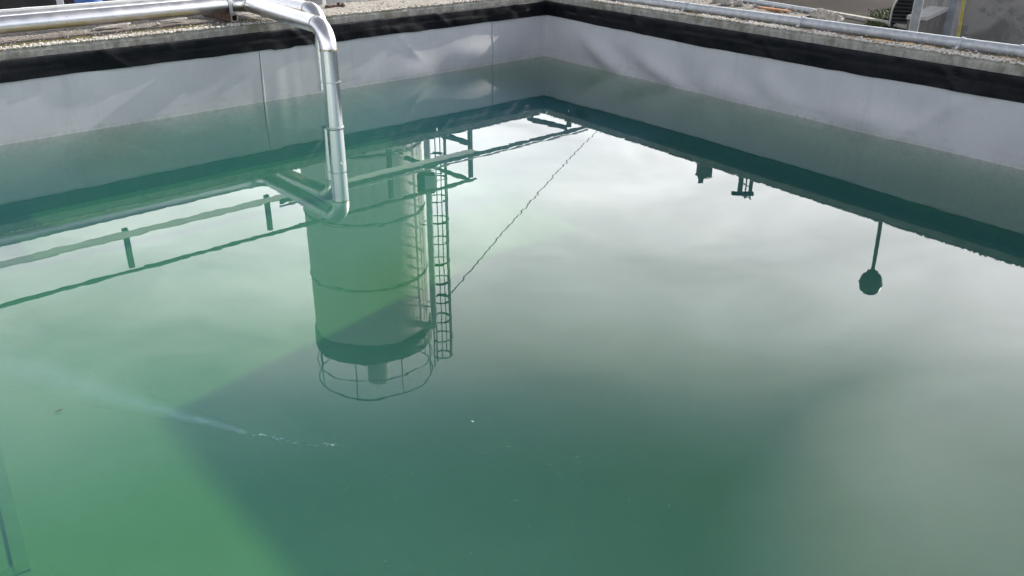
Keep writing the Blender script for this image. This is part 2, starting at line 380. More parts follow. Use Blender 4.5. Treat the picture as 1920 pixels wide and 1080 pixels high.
def m_water(t, out):
    c = oc(t)
    ca = t.scale(c, (1.0, 0.8, 1)); rot = t.node('ShaderNodeMapping'); t.put(rot.inputs[0], c); rot.inputs['Rotation'].default_value = (0, 0, R(12)); rot.inputs['Scale'].default_value = (0.55, 1.3, 1)
    h = t.m('ADD', t.m('ADD', t.noise(rot.outputs[0], 6.0, 1, 0.4), t.m('MULTIPLY', t.noise(rot.outputs[0], 15.0, 1), 0.13)), t.m('MULTIPLY', t.noise(ca, 1.4, 1), 2.2))
    b = t.node('ShaderNodeBump'); b.inputs['Strength'].default_value = 1.0; b.inputs['Distance'].default_value = 0.00016
    t.put(b.inputs['Height'], h)
    fr = t.node('ShaderNodeFresnel'); fr.inputs['IOR'].default_value = 1.333; t.l.new(b.outputs[0], fr.inputs['Normal'])
    back = t.node('ShaderNodeNewGeometry').outputs['Backfacing']
    fac = t.m('MULTIPLY', fr.outputs[0], t.m('SUBTRACT', 1.0, back))
    gl = t.node('ShaderNodeBsdfAnisotropic'); gl.inputs['Roughness'].default_value = 0.0; gl.inputs['Color'].default_value = (1, 1, 1, 1); t.l.new(b.outputs[0], gl.inputs['Normal'])
    # radiance leaving water drops by 1/n^2 (rays spread on refraction); light going in or up from below is not reduced
    tr = t.node('ShaderNodeBsdfTransparent'); t.put(tr.inputs[0], t.mix(back, (0.56, 0.56, 0.56), (1.0, 1.0, 1.0)))
    mx = t.node('ShaderNodeMixShader'); t.put(mx.inputs[0], fac); t.l.new(tr.outputs[0], mx.inputs[1]); t.l.new(gl.outputs[0], mx.inputs[2])
    t.l.new(mx.outputs[0], out.inputs['Surface'])
    vs = t.node('ShaderNodeVolumeScatter'); vs.inputs['Color'].default_value = (0.24, 0.47, 1, 1); vs.inputs['Density'].default_value = 0.38; vs.inputs['Anisotropy'].default_value = 0.0
    va = t.node('ShaderNodeVolumeAbsorption'); va.inputs['Color'].default_value = (0.43, 0.755, 0.57, 1); va.inputs['Density'].default_value = 1.6
    ad = t.node('ShaderNodeAddShader'); t.l.new(vs.outputs[0], ad.inputs[0]); t.l.new(va.outputs[0], ad.inputs[1]); t.l.new(ad.outputs[0], out.inputs['Volume'])
mat('murky_water', m_water)
def m_foam(t, out):
    c = oc(t); n = t.noise(c, 26, 4, 0.65)
    x = t.sep(t.node('ShaderNodeTexCoord').outputs['UV'])
    a = t.m('MULTIPLY', t.rng(n, 0.46, 0.70), 0.42)
    p = t.node('ShaderNodeBsdfDiffuse'); p.inputs[0].default_value = (0.38, 0.54, 0.62, 1)
    tr = t.node('ShaderNodeBsdfTransparent'); mx = t.node('ShaderNodeMixShader')
    t.put(mx.inputs[0], a); t.l.new(tr.outputs[0], mx.inputs[1]); t.l.new(p.outputs[0], mx.inputs[2]); t.l.new(mx.outputs[0], out.inputs[0])
mat('foam', m_foam)
def m_film(t, out):
    c = oc(t); u, v, _ = t.sep(t.node('ShaderNodeTexCoord').outputs['UV'])
    n = t.noise(c, 9, 4, 0.6); f = t.noise(c, 60, 3, 0.6)
    across = t.m('MULTIPLY', t.rng(v, 0.0, 0.5), t.rng(v, 0.5, 1.0, 1, 0))
    a = t.m('MULTIPLY', t.m('MULTIPLY', across, t.rng(n, 0.25, 0.75, 0.05, 0.14)), t.rng(f, 0.2, 0.8, 0.6, 1.0))
    a = t.m('MULTIPLY', a, t.rng(u, 0.0, 0.5, 0.55, 1.0))
    p = t.node('ShaderNodeBsdfDiffuse'); p.inputs[0].default_value = (0.30, 0.52, 0.66, 1)
    tr = t.node('ShaderNodeBsdfTransparent'); mx = t.node('ShaderNodeMixShader')
    t.put(mx.inputs[0], a); t.l.new(tr.outputs[0], mx.inputs[1]); t.l.new(p.outputs[0], mx.inputs[2]); t.l.new(mx.outputs[0], out.inputs[0])
mat('foam_film', m_film)
M = MATS

# ------------------------------------------------------------------ ground, pool floor, water
g = MB(); g.add([(-500, -500, -1.35), (500, -500, -1.35), (500, 500, -1.35), (-500, 500, -1.35)], [(0, 1, 2, 3)])
tag(g.build('ground', M['yard_asphalt']), kind='structure')
PD = -0.65                                    # level of the pool floor
LEN1, LEN2 = 12.0, 9.6                        # pool size along the left and the right wall
WM = 0.06                                     # the water reaches a little way behind the liner sheet
def pool_pt(s, t, z): return K + U1 * s + U2 * t + Z * z
def pool_quad(e, z): return [pool_pt(-LEN1 - e, -e, z), pool_pt(e, -e, z), pool_pt(e, LEN2 + e, z), pool_pt(-LEN1 - e, LEN2 + e, z)]
pf = MB(); pf.add(pool_quad(0.3, PD) + pool_quad(0.3, -1.34), [(3, 2, 1, 0), (4, 5, 6, 7), (0, 1, 5, 4), (1, 2, 6, 5), (2, 3, 7, 6), (3, 0, 4, 7)])
tag(pf.build('pool_floor', M['pool_floor']), kind='structure')
wt = MB(); q0, q1 = pool_quad(WM, 0.0), pool_quad(WM, PD - 0.03)
wt.add(q0 + q1, [(3, 2, 1, 0), (4, 5, 6, 7), (0, 1, 5, 4), (1, 2, 6, 5), (2, 3, 7, 6), (3, 0, 4, 7)])
wo = wt.build('water', M['murky_water']); tag(wo, kind='structure')
import bmesh
bm = bmesh.new(); bm.from_mesh(wo.data); bmesh.ops.recalc_face_normals(bm, faces=bm.faces[:]); bm.to_mesh(wo.data); bm.free()

# ------------------------------------------------------------------ concrete walls (local frame: x along, y outwards, z up)
COPE = 0.775
def wall_mesh(s0, s1, width, step=0.05, seed=0.0, rough=True):
    w_ = MB(); ns = max(2, int(abs(s1 - s0) / step))
    prof = [(0.10, -1.34), (0.10, 0.40), (0.022, 0.52), (0.020, 0.66), (0.014, 0.745), (0.030, COPE)]
    nt = 14
    prof += [(0.03 + (width - 0.06) * (i / nt), COPE) for i in range(1, nt + 1)] + [(width, COPE - 0.03), (width, -0.3), (width, -1.36)]
    def fn(u, v):
        s = s0 + (s1 - s0) * u; b, z = prof[int(round(v * (len(prof) - 1)))]
        if z > 0.6:
            k = 0.012 if rough else 0.003
            z += k * N3(s * 5 + seed, b * 6, 1) + 0.007 * N3(s * 17 + seed, b * 17, 2) - (0.012 * max(0, N3(s * 9, 3 + seed, 7)) if b < 0.035 else 0)
            b += 0.008 * N3(s * 11 + seed, z * 9, 5) if b < 0.1 else 0.02 * N3(s * 3 + seed, 9, 5) * (b > width - 0.02)
        return (s, b, z)
    w_.grid(fn, ns, len(prof) - 1, smooth=False)
    return w_
wl = wall_mesh(-LEN1 - 1.05, 0.02, 1.05)
# end cap at the far corner block
tag(wl.build('concrete_wall', M['old_concrete'], mw=LW), 'weathered concrete basin wall carrying the two stainless pipes and the railing', 'wall')
wr = wall_mesh(-1.05, 3.3, 1.45, seed=4.0)
w2 = wall_mesh(3.3, LEN2 + 0.1, 0.62, seed=4.0)
wr.add(w2.v, w2.f)
wr.add([(3.3, 0.6, -1.34), (3.3, 1.45, -1.34), (3.3, 1.45, COPE - 0.03), (3.3, 0.6, COPE)], [(0, 1, 2, 3)])
tag(wr.build('concrete_wall', M['old_concrete_rust'], mw=RW), 'concrete basin wall with a galvanized pipe along its pale crumbling top', 'wall')
# the two walls behind the photographer close the basin
wn = wall_mesh(-LEN1 - 0.3, 0.3, 0.5, 0.3, 8.0)
tag(wn.build('concrete_wall', M['old_concrete'], mw=frame(U1, -N1, pool_pt(0, LEN2, 0))), 'concrete basin wall on the near side, below the camera', 'wall')
we = wall_mesh(-0.3, LEN2 + 0.3, 0.5, 0.3, 12.0)
tag(we.build('concrete_wall', M['old_concrete'], mw=frame(U2, -N2, pool_pt(-LEN1, 0, 0))), 'concrete basin wall closing the far left end of the pool', 'wall')

# ------------------------------------------------------------------ liner
def gauss(x, a, wd): return math.exp(-((x - a) / wd) ** 2)
def dl(s, z):
    """how far the left sheet stands off the wall"""
    d_ = 0.010 + 0.012 * N3(s * 0.8, z * 1.0, 3) + 0.002 * N3(s * 2.6, z * 2.0, 8)
    low = ss(0.5, 0.05, z)
    d_ += 0.045 * gauss(s, -1.25, 0.42) * gauss(z, 0.16, 0.17)                 # bulge near the corner
    d_ += 0.030 * gauss(s - 0.9 * (z - 0.2), -2.05, 0.30) * gauss(z, 0.05, 0.16)
    d_ += 0.012 * gauss(s - 1.4 * (z - 0.25), -2.6, 0.10) * low
    d_ += 0.005 * gauss(s, -3.92, 0.06) + 0.003 * gauss(s + 0.05 * z, -3.72, 0.045) * low   # ripples beside the weld
    d_ += 0.008 * gauss(s + 0.9 * z, -1.9, 0.045) * ss(0.1, 0.3, z)
    return max(0.002, d_) * ss(0.0, -0.10, s) + 0.012 * (1 - ss(0.0, -0.10, s))
def dr(s, z):
    d_ = 0.012 + 0.018 * N3(s * 0.8 + 5, z * 1.3, 3) + 0.006 * N3(s * 2.4, z * 2.2 + 4, 6)
    d_ += 0.065 * gauss(s - 1.6 * (0.30 - z), 1.0, 0.26) * gauss(z, 0.14, 0.20)
    d_ += 0.055 * gauss(s - 2.1 * (0.30 - z), 1.85, 0.30) * gauss(z, 0.12, 0.18)
    d_ += 0.055 * gauss(s - 0.9 * (0.3 - z), 3.1, 0.40) * gauss(z, 0.06, 0.15) + 0.035 * gauss(s + 0.8 * z, 4.0, 0.22) * gauss(z, 0.2, 0.16)
    d_ += 0.05 * gauss(s, 4.9, 0.5) * gauss(z, 0.10, 0.15)
    d_ += 0.012 * gauss(s - 1.2 * z, 5.2, 0.1)
    return max(0.002, d_) * ss(0.0, 0.10, s) + 0.012 * (1 - ss(0.0, 0.10, s))
ln = thing('pool_liner', 'grey vinyl pool liner hung inside the basin under a black top strip', 'pool liner', K)
def sheet(name, P, dfn, s0, s1, sign):
    mb = MB()
    def fn(u, v):
        s = s0 + (s1 - s0) * u; z = -1.09 + (0.66 + 1.09) * v
        return P(s, -dfn(s, z) if z > -0.4 else -0.01, z)
    mb.grid(fn, 300, 70); return mb.build(name, M['pvc_liner'], ln)
def A_(s, b, z): return (s, b, z)
sheet('wall_sheet', A, dl, -LEN1, 0.0, 1)
sheet('wall_sheet', B, dr, 0.0, LEN2, 1)
for (mwf, ln_) in ((lambda s, b, z: pool_pt(s, LEN2 - b, z), (-LEN1, 0)), ):
    mb = MB(); mb.grid(lambda u, v: pool_pt(-LEN1 * u, LEN2 - 0.01 - 0.01 * abs(N3(u * 9, v * 2)), -1.09 + 1.75 * v), 40, 10); mb.build('wall_sheet', M['pvc_liner'], ln)
    mb = MB(); mb.grid(lambda u, v: pool_pt(-LEN1 + 0.01 + 0.01 * abs(N3(u * 9, v * 2)), LEN2 * u, -1.09 + 1.75 * v), 40, 10); mb.build('wall_sheet', M['pvc_liner'], ln)
# weld seams: narrow overlapping flaps standing a few millimetres proud of the sheet
def seam(P, dfn, s, z0=-0.3, z1=0.56, lean=0.02, edge_shade=True):
    mb = MB()
    def fn(u, v):
        z = z0 + (z1 - z0) * v; x = s + lean * (v - 0.5) + 0.004 * N3(z * 4, s)
        e = (0.0, 0.0045, 0.005, 0.0)[min(3, int(round(u * 3)))]; xs = (0.0, 0.0008, 0.014, 0.020)[min(3, int(round(u * 3)))]
        return P(x + xs, -dfn(x + xs, z) - e, z)
    mb.grid(fn, 3, 30, smooth=False); mb.build('weld_seam', M['pvc_liner'], ln)
    if not edge_shade: return
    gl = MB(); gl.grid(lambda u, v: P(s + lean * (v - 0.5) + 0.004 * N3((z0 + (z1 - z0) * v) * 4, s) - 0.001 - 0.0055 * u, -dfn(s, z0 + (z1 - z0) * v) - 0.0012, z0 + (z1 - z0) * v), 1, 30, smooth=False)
    gl.build('shade_line', M['seam_shade'], ln)  # painted shade: dark strip along the raised edge of the flap
seam(A, dl, -4.10); seam(A, dl, -0.95); seam(A, dl, -7.4); seam(B, dr, 5.55, edge_shade=False); seam(B, dr, 2.4, lean=0.0, edge_shade=False)
def strip(P, dfn, s0, s1, lowz, seed):
    mb = MB(); n = 14
    def fn(u, v):
        s = s0 + (s1 - s0) * u; zb = lowz(s); k = v
        z = zb + (0.692 - zb) * min(1.0, k / 0.93)
        off = 0.018 + 0.013 * N3(s * 2.0 + seed, z * 4, 1) + 0.010 * N3(s * 6 + seed, z * 8, 2) + 0.010 * gauss((s + z * 1.2 + seed) % 1.9, 0.9, 0.05) + 0.012 * max(0, N3(s * 1.3 + seed, 4, 9)) * ss(0.62, 0.50, z)
        off = max(0.006, off)
        if k > 0.93: off *= 0.2; z = 0.696
        base_ = dfn(s, min(z, 0.6)) * (1 if z < 0.6 else 0.6)
        return P(s, -(base_ + off), z + 0.006 * N3(s * 1.1 + seed, 5, 5))
    mb.grid(fn, 360, n)
    def under(u, v):
        s = s0 + (s1 - s0) * u; p = fn(u, 0.0); q = P(s, -0.004, lowz(s)); return p.lerp(q, v)
    mb.grid(under, 360, 1); mb.build('edge_strip', M['black_strip'], ln)
strip(A, dl, -LEN1, 0.0, lambda s: 0.518 + 0.010 * N3(s * 1.4, 3, 1) + 0.005 * N3(s * 4, 8, 1) - (0.012 if -3.95 < s < -3.72 else 0), 0.0)
strip(B, dr, 0.0, LEN2, lambda s: 0.520 - 0.030 * ss(0.2, 3.0, s) + 0.016 * ss(4.0, 6.0, s) + 0.010 * N3(s * 1.2, 1, 4) + 0.006 * N3(s * 3.4, 8, 6), 6.0)

# ------------------------------------------------------------------ crushed stone on the copings
st = MB(); rnd = random.Random(3)
def scatter(P, s0, s1, n, bmax, rmin, rmax, power=1.6):
    for i in range(n):
        s = rnd.uniform(s0, s1); b = 0.016 + bmax * rnd.random() ** power
        if N3(s * 3, b * 5, 2) < -0.25 and b > 0.05: continue
        r_ = rnd.uniform(rmin, rmax); st.rock(P(s, b, COPE + r_ * 0.35), r_, (1, rnd.uniform(.6, 1), rnd.uniform(.5, .9)), rnd.random() * 60, 0.6)
scatter(A, -7.6, -0.05, 5200, 0.13, 0.006, 0.016, 1.3); scatter(A, -4.2, 0.0, 900, 1.0, 0.005, 0.010, 1.0); scatter(A, -7.6, -4.2, 500, 0.9, 0.004, 0.010, 1.0)
scatter(B, -0.1, 7.0, 5200, 0.15, 0.006, 0.016, 1.2); scatter(B, -0.6, 7.0, 800, 0.55, 0.004, 0.010, 1.0); scatter(B, 0.0, 3.25, 700, 1.35, 0.005, 0.012, 1.0)
tag(st.build('gravel', M['crushed_stone']), 'pale crushed stone lying loose along the tops of the basin walls', 'gravel', kind='stuff')

# ------------------------------------------------------------------ stainless pipes on the left wall
PR = 0.076
def weld_ring(p, dirv, par, r=PR + 0.004):
    dirv = V(dirv).normalized(); p = V(p); MB().tube([p - dirv * 0.009, p + dirv * 0.009], r, 28).build('weld_ring', M['weld'], par)
def steel_pipe(label, s_b, b_run, d_drop, z_run, z_end, s_drop, z_drop=None, b_left=-0.06):
    e = thing('stainless_pipe', label, 'pipe', A(s_b, b_run, COPE), 'stainless pipes crossing the left basin wall')
    start, corner, drop, end = A(-LEN1 - 1.0, b_run + b_left, z_run - .015), A(s_b, b_run, z_run), A(s_drop, -d_drop, z_drop or z_run), A(s_drop, -d_drop, z_end)
    bend = arc(start, corner, drop, 0.16, 10); elbow = arc(corner, drop, end, 0.195, 14)
    MB().tube([start, bend[0]], PR, 28).build('wall_run', M['stainless'], e)
    MB().tube(bend, PR + .001, 28).build('bend', M['stainless'], e)
    MB().tube([bend[-1], elbow[0]], PR, 28).build('cross_run', M['stainless'], e)
    MB().tube(elbow, PR + .001, 28).build('elbow', M['stainless'], e)
    pp = MB(); pp.pipe([elbow[-1], end], PR, PR - 0.004)
    pp.lathe((0, 0, 0), [], 3) if False else None
    n = 28
    ro = [V(end) + V((math.cos(2 * math.pi * k / n) * PR, math.sin(2 * math.pi * k / n) * PR, 0)) for k in range(n)]
    ri = [V(end) + V((math.cos(2 * math.pi * k / n) * (PR - .004), math.sin(2 * math.pi * k / n) * (PR - .004), 0)) for k in range(n)]
    pp.add(ro + ri, [(k, (k + 1) % n, n + (k + 1) % n, n + k) for k in range(n)])
    pp.build('downpipe', M['stainless_smooth'], e)
    for p, dv in ((bend[0], bend[0] - V(start)), (bend[-1], V(drop) - bend[-1]), (elbow[0], elbow[0] - bend[-1]), (elbow[-1], V(end) - elbow[-1])): weld_ring(p, dv, e, PR + .003)
    return e, end
pa, _ = steel_pipe('nearer stainless pipe whose downpipe plunges into the green water', -3.97, 0.42, 1.43, 0.936, -0.75, -4.15, 0.895, -0.24)
pb, _ = steel_pipe('stainless pipe behind the other one, its downpipe ending just above the water', -3.74, 0.86, 0.70, 0.935, 0.19, -3.775)
tie = MB(); tc = A(-4.15, -1.43, 0.42); tie.tube([tc - Z * .003, tc + Z * .003], PR + .002, 24); tie.build('cable_tie', M['galvanized'], pa)
for sx in (-1, 1): MB().box(tc + V((sx * (PR + .008), -.01, .004)), 0.022, 0.006, 0.008, (V((1, 0, -.5 * sx)).normalized(), V((0, 1, 0)), V((.5 * sx, 0, 1)).normalized())).build('tie_tail', M['white_plastic'], pa)
# scum collar where the nearer pipe meets the water
cl = MB(); cc = A(-4.15, -1.43, 0)
for k in range(40):
    a = 2 * math.pi * k / 40; r0 = PR + 0.001; r1 = PR + 0.006 + 0.006 * abs(N3(math.cos(a) * 3, math.sin(a) * 3))
    a2 = 2 * math.pi * (k + 1) / 40; r2 = PR + 0.006 + 0.006 * abs(N3(math.cos(a2) * 3, math.sin(a2) * 3))
    cl.add([cc + V((math.cos(q) * r_, math.sin(q) * r_, zz)) for zz in (0.004, 0.012) for q, r_ in ((a, r0), (a2, r0), (a2, r2), (a, r1))], [(4, 5, 6, 7), (2, 3, 7, 6), (0, 3, 2, 1)])
tag(cl.build('scum_ring', M['debris']), 'thin white scum ring round the downpipe at the waterline', 'scum')

def clamp_bracket(s, b, label):
    e = thing('pipe_support', label, 'pipe support', A(s, b, COPE), 'box section supports under the stainless pipes')
    ax = (U1, -N1, Z); c = A(s, b + 0.34, COPE + 0.042); mb = MB(); L_ = 0.66; t_ = 0.006; hh = 0.07
    for (oy, oz, sy, sz) in ((0, hh / 2 - t_ / 2, hh, t_), (0, -hh / 2 + t_ / 2, hh, t_), (hh / 2 - t_ / 2, 0, t_, hh - 2 * t_), (-hh / 2 + t_ / 2, 0, t_, hh - 2 * t_)):
        mb.box(c + U1 * oy + Z * oz, sy, L_, sz, ax)
    mb.build('box_tube', M['rusty_steel'], e)
    rim = MB(); f = c + N1 * (L_ / 2 + 0.002)
    for (ox, oz, sx, sz) in ((0, hh / 2 - .004, hh + .004, .009), (0, -hh / 2 + .004, hh + .004, .009), (hh / 2 - .004, 0, .009, hh - .014), (-hh / 2 + .004, 0, .009, hh - .014)):
        rim.box(f + U1 * ox + Z * oz, sx, 0.006, sz, ax)
    rim.build('cut_end', M['slate'], e)
    for bb in (0.42 - 0.24 * (-3.97 - s) / 9.03, 0.86 - 0.06 * (-3.74 - s) / 9.26):
        stp = MB(); pc = A(s, bb, 0.936 - .015 * (-4.0 - s) / 9)
        pts = [pc + (-N1 * math.cos(q) + Z * math.sin(q)) * (PR + 0.004) for q in [math.pi * i / 14 - 0.0 for i in range(15)]]
        pts = [pts[0] - Z * 0.10] + pts + [pts[-1] - Z * 0.10]
        n = len(pts); stp.add([p + U1 * w_ for p in pts for w_ in (-0.018, 0.018)] + [p + U1 * w_ + (p - pc).normalized() * 0.003 for p in pts for w_ in (-0.018, 0.018)],
                [(2 * n + 2 * i, 2 * n + 2 * i + 1, 2 * n + 2 * i + 3, 2 * n + 2 * i + 2) for i in range(n - 1)] + [(2 * i, 2 * i + 2, 2 * i + 3, 2 * i + 1) for i in range(n - 1)] +
                [(2 * i, 2 * n + 2 * i, 2 * n + 2 * i + 2, 2 * i + 2) for i in range(n - 1)] + [(2 * i + 1, 2 * i + 3, 2 * n + 2 * i + 3, 2 * n + 2 * i + 1) for i in range(n - 1)])
        stp.tube([A(s + .012, bb - .09, 0.83), A(s + .012, bb - .09, 0.885)], 0.006, 8)
        stp.build('strap', M['galvanized'], e)
clamp_bracket(-4.17, 0.27, 'rusty box section support with a bright cut end under the pipe bend')
clamp_bracket(-6.75, 0.24, 'box section pipe support at the left edge of the photo')
# thin upright pipe with rusty foot clamp
e = thing('upright_pipe', 'thin upright steel pipe on a rusty foot behind the pipe elbows', 'pipe', A(-2.86, 0.70, COPE))
MB().tube([A(-2.86, 0.70, COPE), A(-2.86, 0.70, 1.45)], 0.021, 14).build('tube', M['stainless'], e)
ft = MB(); ft.box(A(-2.80, 0.66, COPE + 0.018), 0.13, 0.11, 0.022, (U1, -N1, Z), 0.004)
ft.tube([A(-2.72, 0.62, COPE), A(-2.72, 0.62, COPE + .055)], 0.022, 8); ft.rock(A(-2.68, 0.60, COPE + .02), 0.03, seed=4, sub=1)
ft.build('foot_clamp', M['rusty_steel'], e)

# debris on the left coping
def shard(s, b, lx, ly, rot, label, tilt=0.05):
    mb = MB(); r_ = random.Random(int(s * 100)); n = 9
    ring = [(math.cos(2 * math.pi * k / n) * lx * r_.uniform(.75, 1.1), math.sin(2 * math.pi * k / n) * ly * r_.uniform(.7, 1.1)) for k in range(n)]
    c = A(s, b, COPE + 0.022); ca, sa = math.cos(rot), math.sin(rot)
    P = lambda x, y, z: c + U1 * (x * ca - y * sa) - N1 * (x * sa + y * ca) + Z * (z + tilt * x)
    mb.add([P(x, y, 0) for x, y in ring] + [P(x * .96, y * .94, 0.013) for x, y in ring], [tuple(range(n - 1, -1, -1)), tuple(range(n, 2 * n))] + [(k, (k + 1) % n, n + (k + 1) % n, n + k) for k in range(n)])
    tag(mb.build('slate_shard', M['slate']), label, 'stone shard', 'flat shards lying under the stainless pipes')
shard(-5.28, 0.62, 0.20, 0.06, 0.1, 'longer pale flat shard under the left stretch of pipe')
shard(-4.66, 0.64, 0.15, 0.05, 0.05, 'darker flat shard just left of the pipe support')
sm = MB(); sm.rock(A(-4.85, 0.55, COPE + .015), 0.026, (1.4, .8, .6), 3, .5, 2); tag(sm.build('stone', M['rubble']), 'small pale stone in front of the darker shard', 'stone')
rb = MB(); rb.box(A(-3.72, 0.42, COPE + .014), 0.16, 0.05, 0.012, (U1, -N1, Z), .003); rb.box(A(-3.68, 0.44, COPE + .035), 0.03, 0.03, 0.035, (U1, -N1, Z), .004)
tag(rb.build('rusty_bracket', M['rusty_steel']), 'small rusty bracket lying beneath the slanting pipes', 'bracket')

# ------------------------------------------------------------------ guard rail behind the left wall
RB = 1.10; POSTS = [-10.6, -8.9, -7.15, -5.36, -3.65, -1.82, -0.40]; RT = 1.885
gr = thing('guard_rail', 'dark steel guard rail with a corner return, mirrored in the water', 'guard rail', A(-5, RB, COPE))
for s in POSTS:
    zb_ = 1.37 if s in (-7.15, -5.36, -3.65) else -1.3
    MB().box(A(s, RB, (RT + zb_) / 2 - .02), 0.058, 0.05, RT - zb_ - .06, (U1, -N1, Z), .004).build('post', M['painted_steel'], gr)
MB().box(A(-5.7, RB, RT), 10.8, 0.042, 0.036, (U1, -N1, Z), .005).build('top_rail', M['painted_steel'], gr)
MB().box(A(-0.40, RB + 0.83, RT - .003), 0.05, 1.55, 0.05, (U1, -N1, Z), .005).build('return_rail', M['painted_steel'], gr)
MB().box(A(-0.40, RB + 0.83, 1.33), 0.06, 1.55, 0.07, (U1, -N1, Z), .005).build('return_rail', M['painted_steel'], gr)
MB().box(A(-0.40, RB + 1.60, 0.1), 0.09, 0.09, 2.9, (U1, -N1, Z), .005).build('post', M['painted_steel'], gr)
ct = thing('cable_tray', 'pale flat cable tray running level along the guard rail', 'cable tray', A(-4.6, RB, 1.40))
TS0, TS1 = -11.6, 1.9
MB().box(A((TS0 - 0.42) / 2, RB - 0.13, 1.405), -0.42 - TS0, 0.19, 0.008, (U1, -N1, Z)).build('tray_floor', M['translucent_sheet'], ct)
MB().box(A(-0.85, RB - 0.228, 1.425), 5.5, 0.006, 0.055, (U1, -N1, Z)).build('side_flange', M['painted_steel'], ct)
MB().tube([A(-3.6, RB - 0.225, 1.478), A(1.85, RB - 0.225, 1.478)], 0.013, 8).build('conduit', M['white_plastic'], ct)
MB().box(A(1.52, RB - 0.13, 0.05), 0.06, 0.06, 2.68, (U1, -N1, Z), .004).build('end_post', M['painted_steel'], ct)
MB().box(A(1.52, RB + 0.36, 1.42), 0.06, 0.86, 0.075, (U1, -N1, Z), .004).build('end_arm', M['painted_steel'], ct)

# mixer motor behind the railing (only its reflection shows)
mo = thing('mixer_motor', 'dark round motor with a white bracket behind the guard rail', 'motor', A(-1.62, RB + 0.28, COPE))
c = A(-1.62, RB + 0.28, 0)
MB().lathe(c, [(0.0, 0.74), (0.17, 0.74), (0.19, 0.80), (0.19, 1.05), (0.16, 1.10), (0.13, 1.13), (0.0, 1.135)], 28).build('housing', M['dark_paint'], mo)
MB().lathe(c, [(0.0, 1.13), (0.12, 1.13), (0.115, 1.19), (0.06, 1.215), (0.0, 1.22)], 24).build('cap', M['grey_panel'], mo)
MB().box(A(-1.52, RB + 0.06, 1.06), 0.045, 0.02, 0.34, (U1, -N1, Z), .004).build('bracket', M['white_plastic'], mo)
MB().tube([c + Z * -1.35, c + Z * 0.745], 0.06, 14).build('stand', M['painted_steel'], mo)

# ------------------------------------------------------------------ silo with walkway, ladder cage and riser
SC = V((-4.86, 27.6, 0)); SR = 1.95; GZ = -1.35
si = thing('storage_silo', 'tall pale silo with caged ladder and railed roof, mirrored in the water', 'silo', SC + Z * GZ)
MB().lathe(SC, [(SR, GZ), (SR, 11.75), (SR * .98, 11.9), (0.0, 12.25)], 72).build('shell', M['silo_paint'], si)
for z in (1.0, 3.15, 5.3, 7.48, 9.72): 
    r_ = MB(); r_.ring(SC + Z * z, SR + 0.008, 0.028, 72, 6); r_.ring(SC + Z * (z + 0.07), SR + 0.002, 0.012, 72, 5); r_.build('hoop_seam', M['grey_cap'], si)
pl_ = MB(); pl_.lathe(SC, [(SR + .004, 11.72), (SR + .05, 11.72), (SR + .07, 12.36), (SR + .03, 12.36), (SR + .03, 12.30), (0.1, 12.30)], 72); pl_.build('roof_deck', M['dark_paint'], si)
for k in range(2):
    zz = (13.72, 13.03)[k]; r_ = MB(); r_.ring(SC + Z * zz, SR + 0.06, 0.024 if k == 0 else 0.018, 72, 6); r_.build('rail_ring', M['dark_paint'], si)
for k in range(8):
    a = R(-100 + 45 * k); p = SC + V((math.cos(a), math.sin(a), 0)) * (SR + .06)
    MB().tube([p + Z * 12.3, p + Z * 13.72], 0.020, 6).build('rail_post', M['dark_paint'], si)
vc = SC + V((0.08, -0.1, 0))
vt = MB(); vt.lathe(vc, [(0.0, 12.2), (0.38, 12.2), (0.38, 13.2)], 32); vt.lathe(vc, [(0.41, 13.2), (0.42, 13.28), (0.39, 13.3)], 32); vt.lathe(vc, [(0.38, 13.3), (0.40, 14.0), (0.34, 14.12), (0.0, 14.15)], 32); vent = vt.build('roof_vent', M['silo_paint'], si)
MB().box(vc + V((-0.44, -0.1, 13.0)), 0.22, 0.2, 0.75, None, .02).build('filter_box', M['dark_paint'], vent)
# ladder: on the right-hand side as seen from the basin
lx = V((math.cos(R(-8)), math.sin(R(-8)), 0)); ly = V((-lx.y, lx.x, 0)); lc = SC + lx * (SR + 0.26)
for sg in (-1, 1):
    MB().tube([lc + ly * (0.2 * sg) + Z * GZ, lc + ly * (0.2 * sg) + Z * 13.3], 0.026, 6).build('ladder_rail', M['dark_paint'], si)
for i in range(46): MB().tube([lc - ly * .2 + Z * (-.8 + .3 * i), lc + ly * .2 + Z * (-.8 + .3 * i)], 0.006, 5).build('rung', M['dark_paint'], si)
cg = MB(); z = 1.4
cage_c = lc + lx * 0.22
angs = [R(a) for a in range(-112, 113, 14)]
def cage_pt(a, z): return cage_c + lx * (0.36 * math.cos(a)) + ly * (0.36 * math.sin(a)) + Z * z
while z < 13.2:
    pts = [lc - ly * .2 + Z * z] + [cage_pt(a, z) for a in angs] + [lc + ly * .2 + Z * z]; cg.tube(pts, 0.030, 5); z += 0.72
for a in (-75, 0, 75): cg.tube([cage_pt(R(a), 1.4), cage_pt(R(a), 12.95)], 0.018, 5)
for a in (-20, ): cg.tube([cage_pt(R(a), 4.0), cage_pt(R(a), 12.95)], 0.03, 5)
cg.build('ladder_cage', M['dark_paint'], si)
for zz in (2.0, 5.0, 8.0, 11.0):
    for sg in (-1, 1): MB().tube([lc + ly * (0.2 * sg) + Z * zz, SC + lx * SR + ly * (0.2 * sg) + Z * zz], 0.02, 5).build('ladder_bracket', M['dark_paint'], si)
ra = R(-30); rp = SC + V((math.cos(ra), math.sin(ra), 0)) * (SR + 0.66)
rpath = [rp + Z * GZ, rp + Z * 10.8] + arc(rp + Z * 10.8, rp + Z * 11.35, SC + V((math.cos(ra), math.sin(ra), 0)) * (SR - .05) + Z * 11.35, 0.16, 6) + [SC + V((math.cos(ra), math.sin(ra), 0)) * (SR - .05) + Z * 11.35]
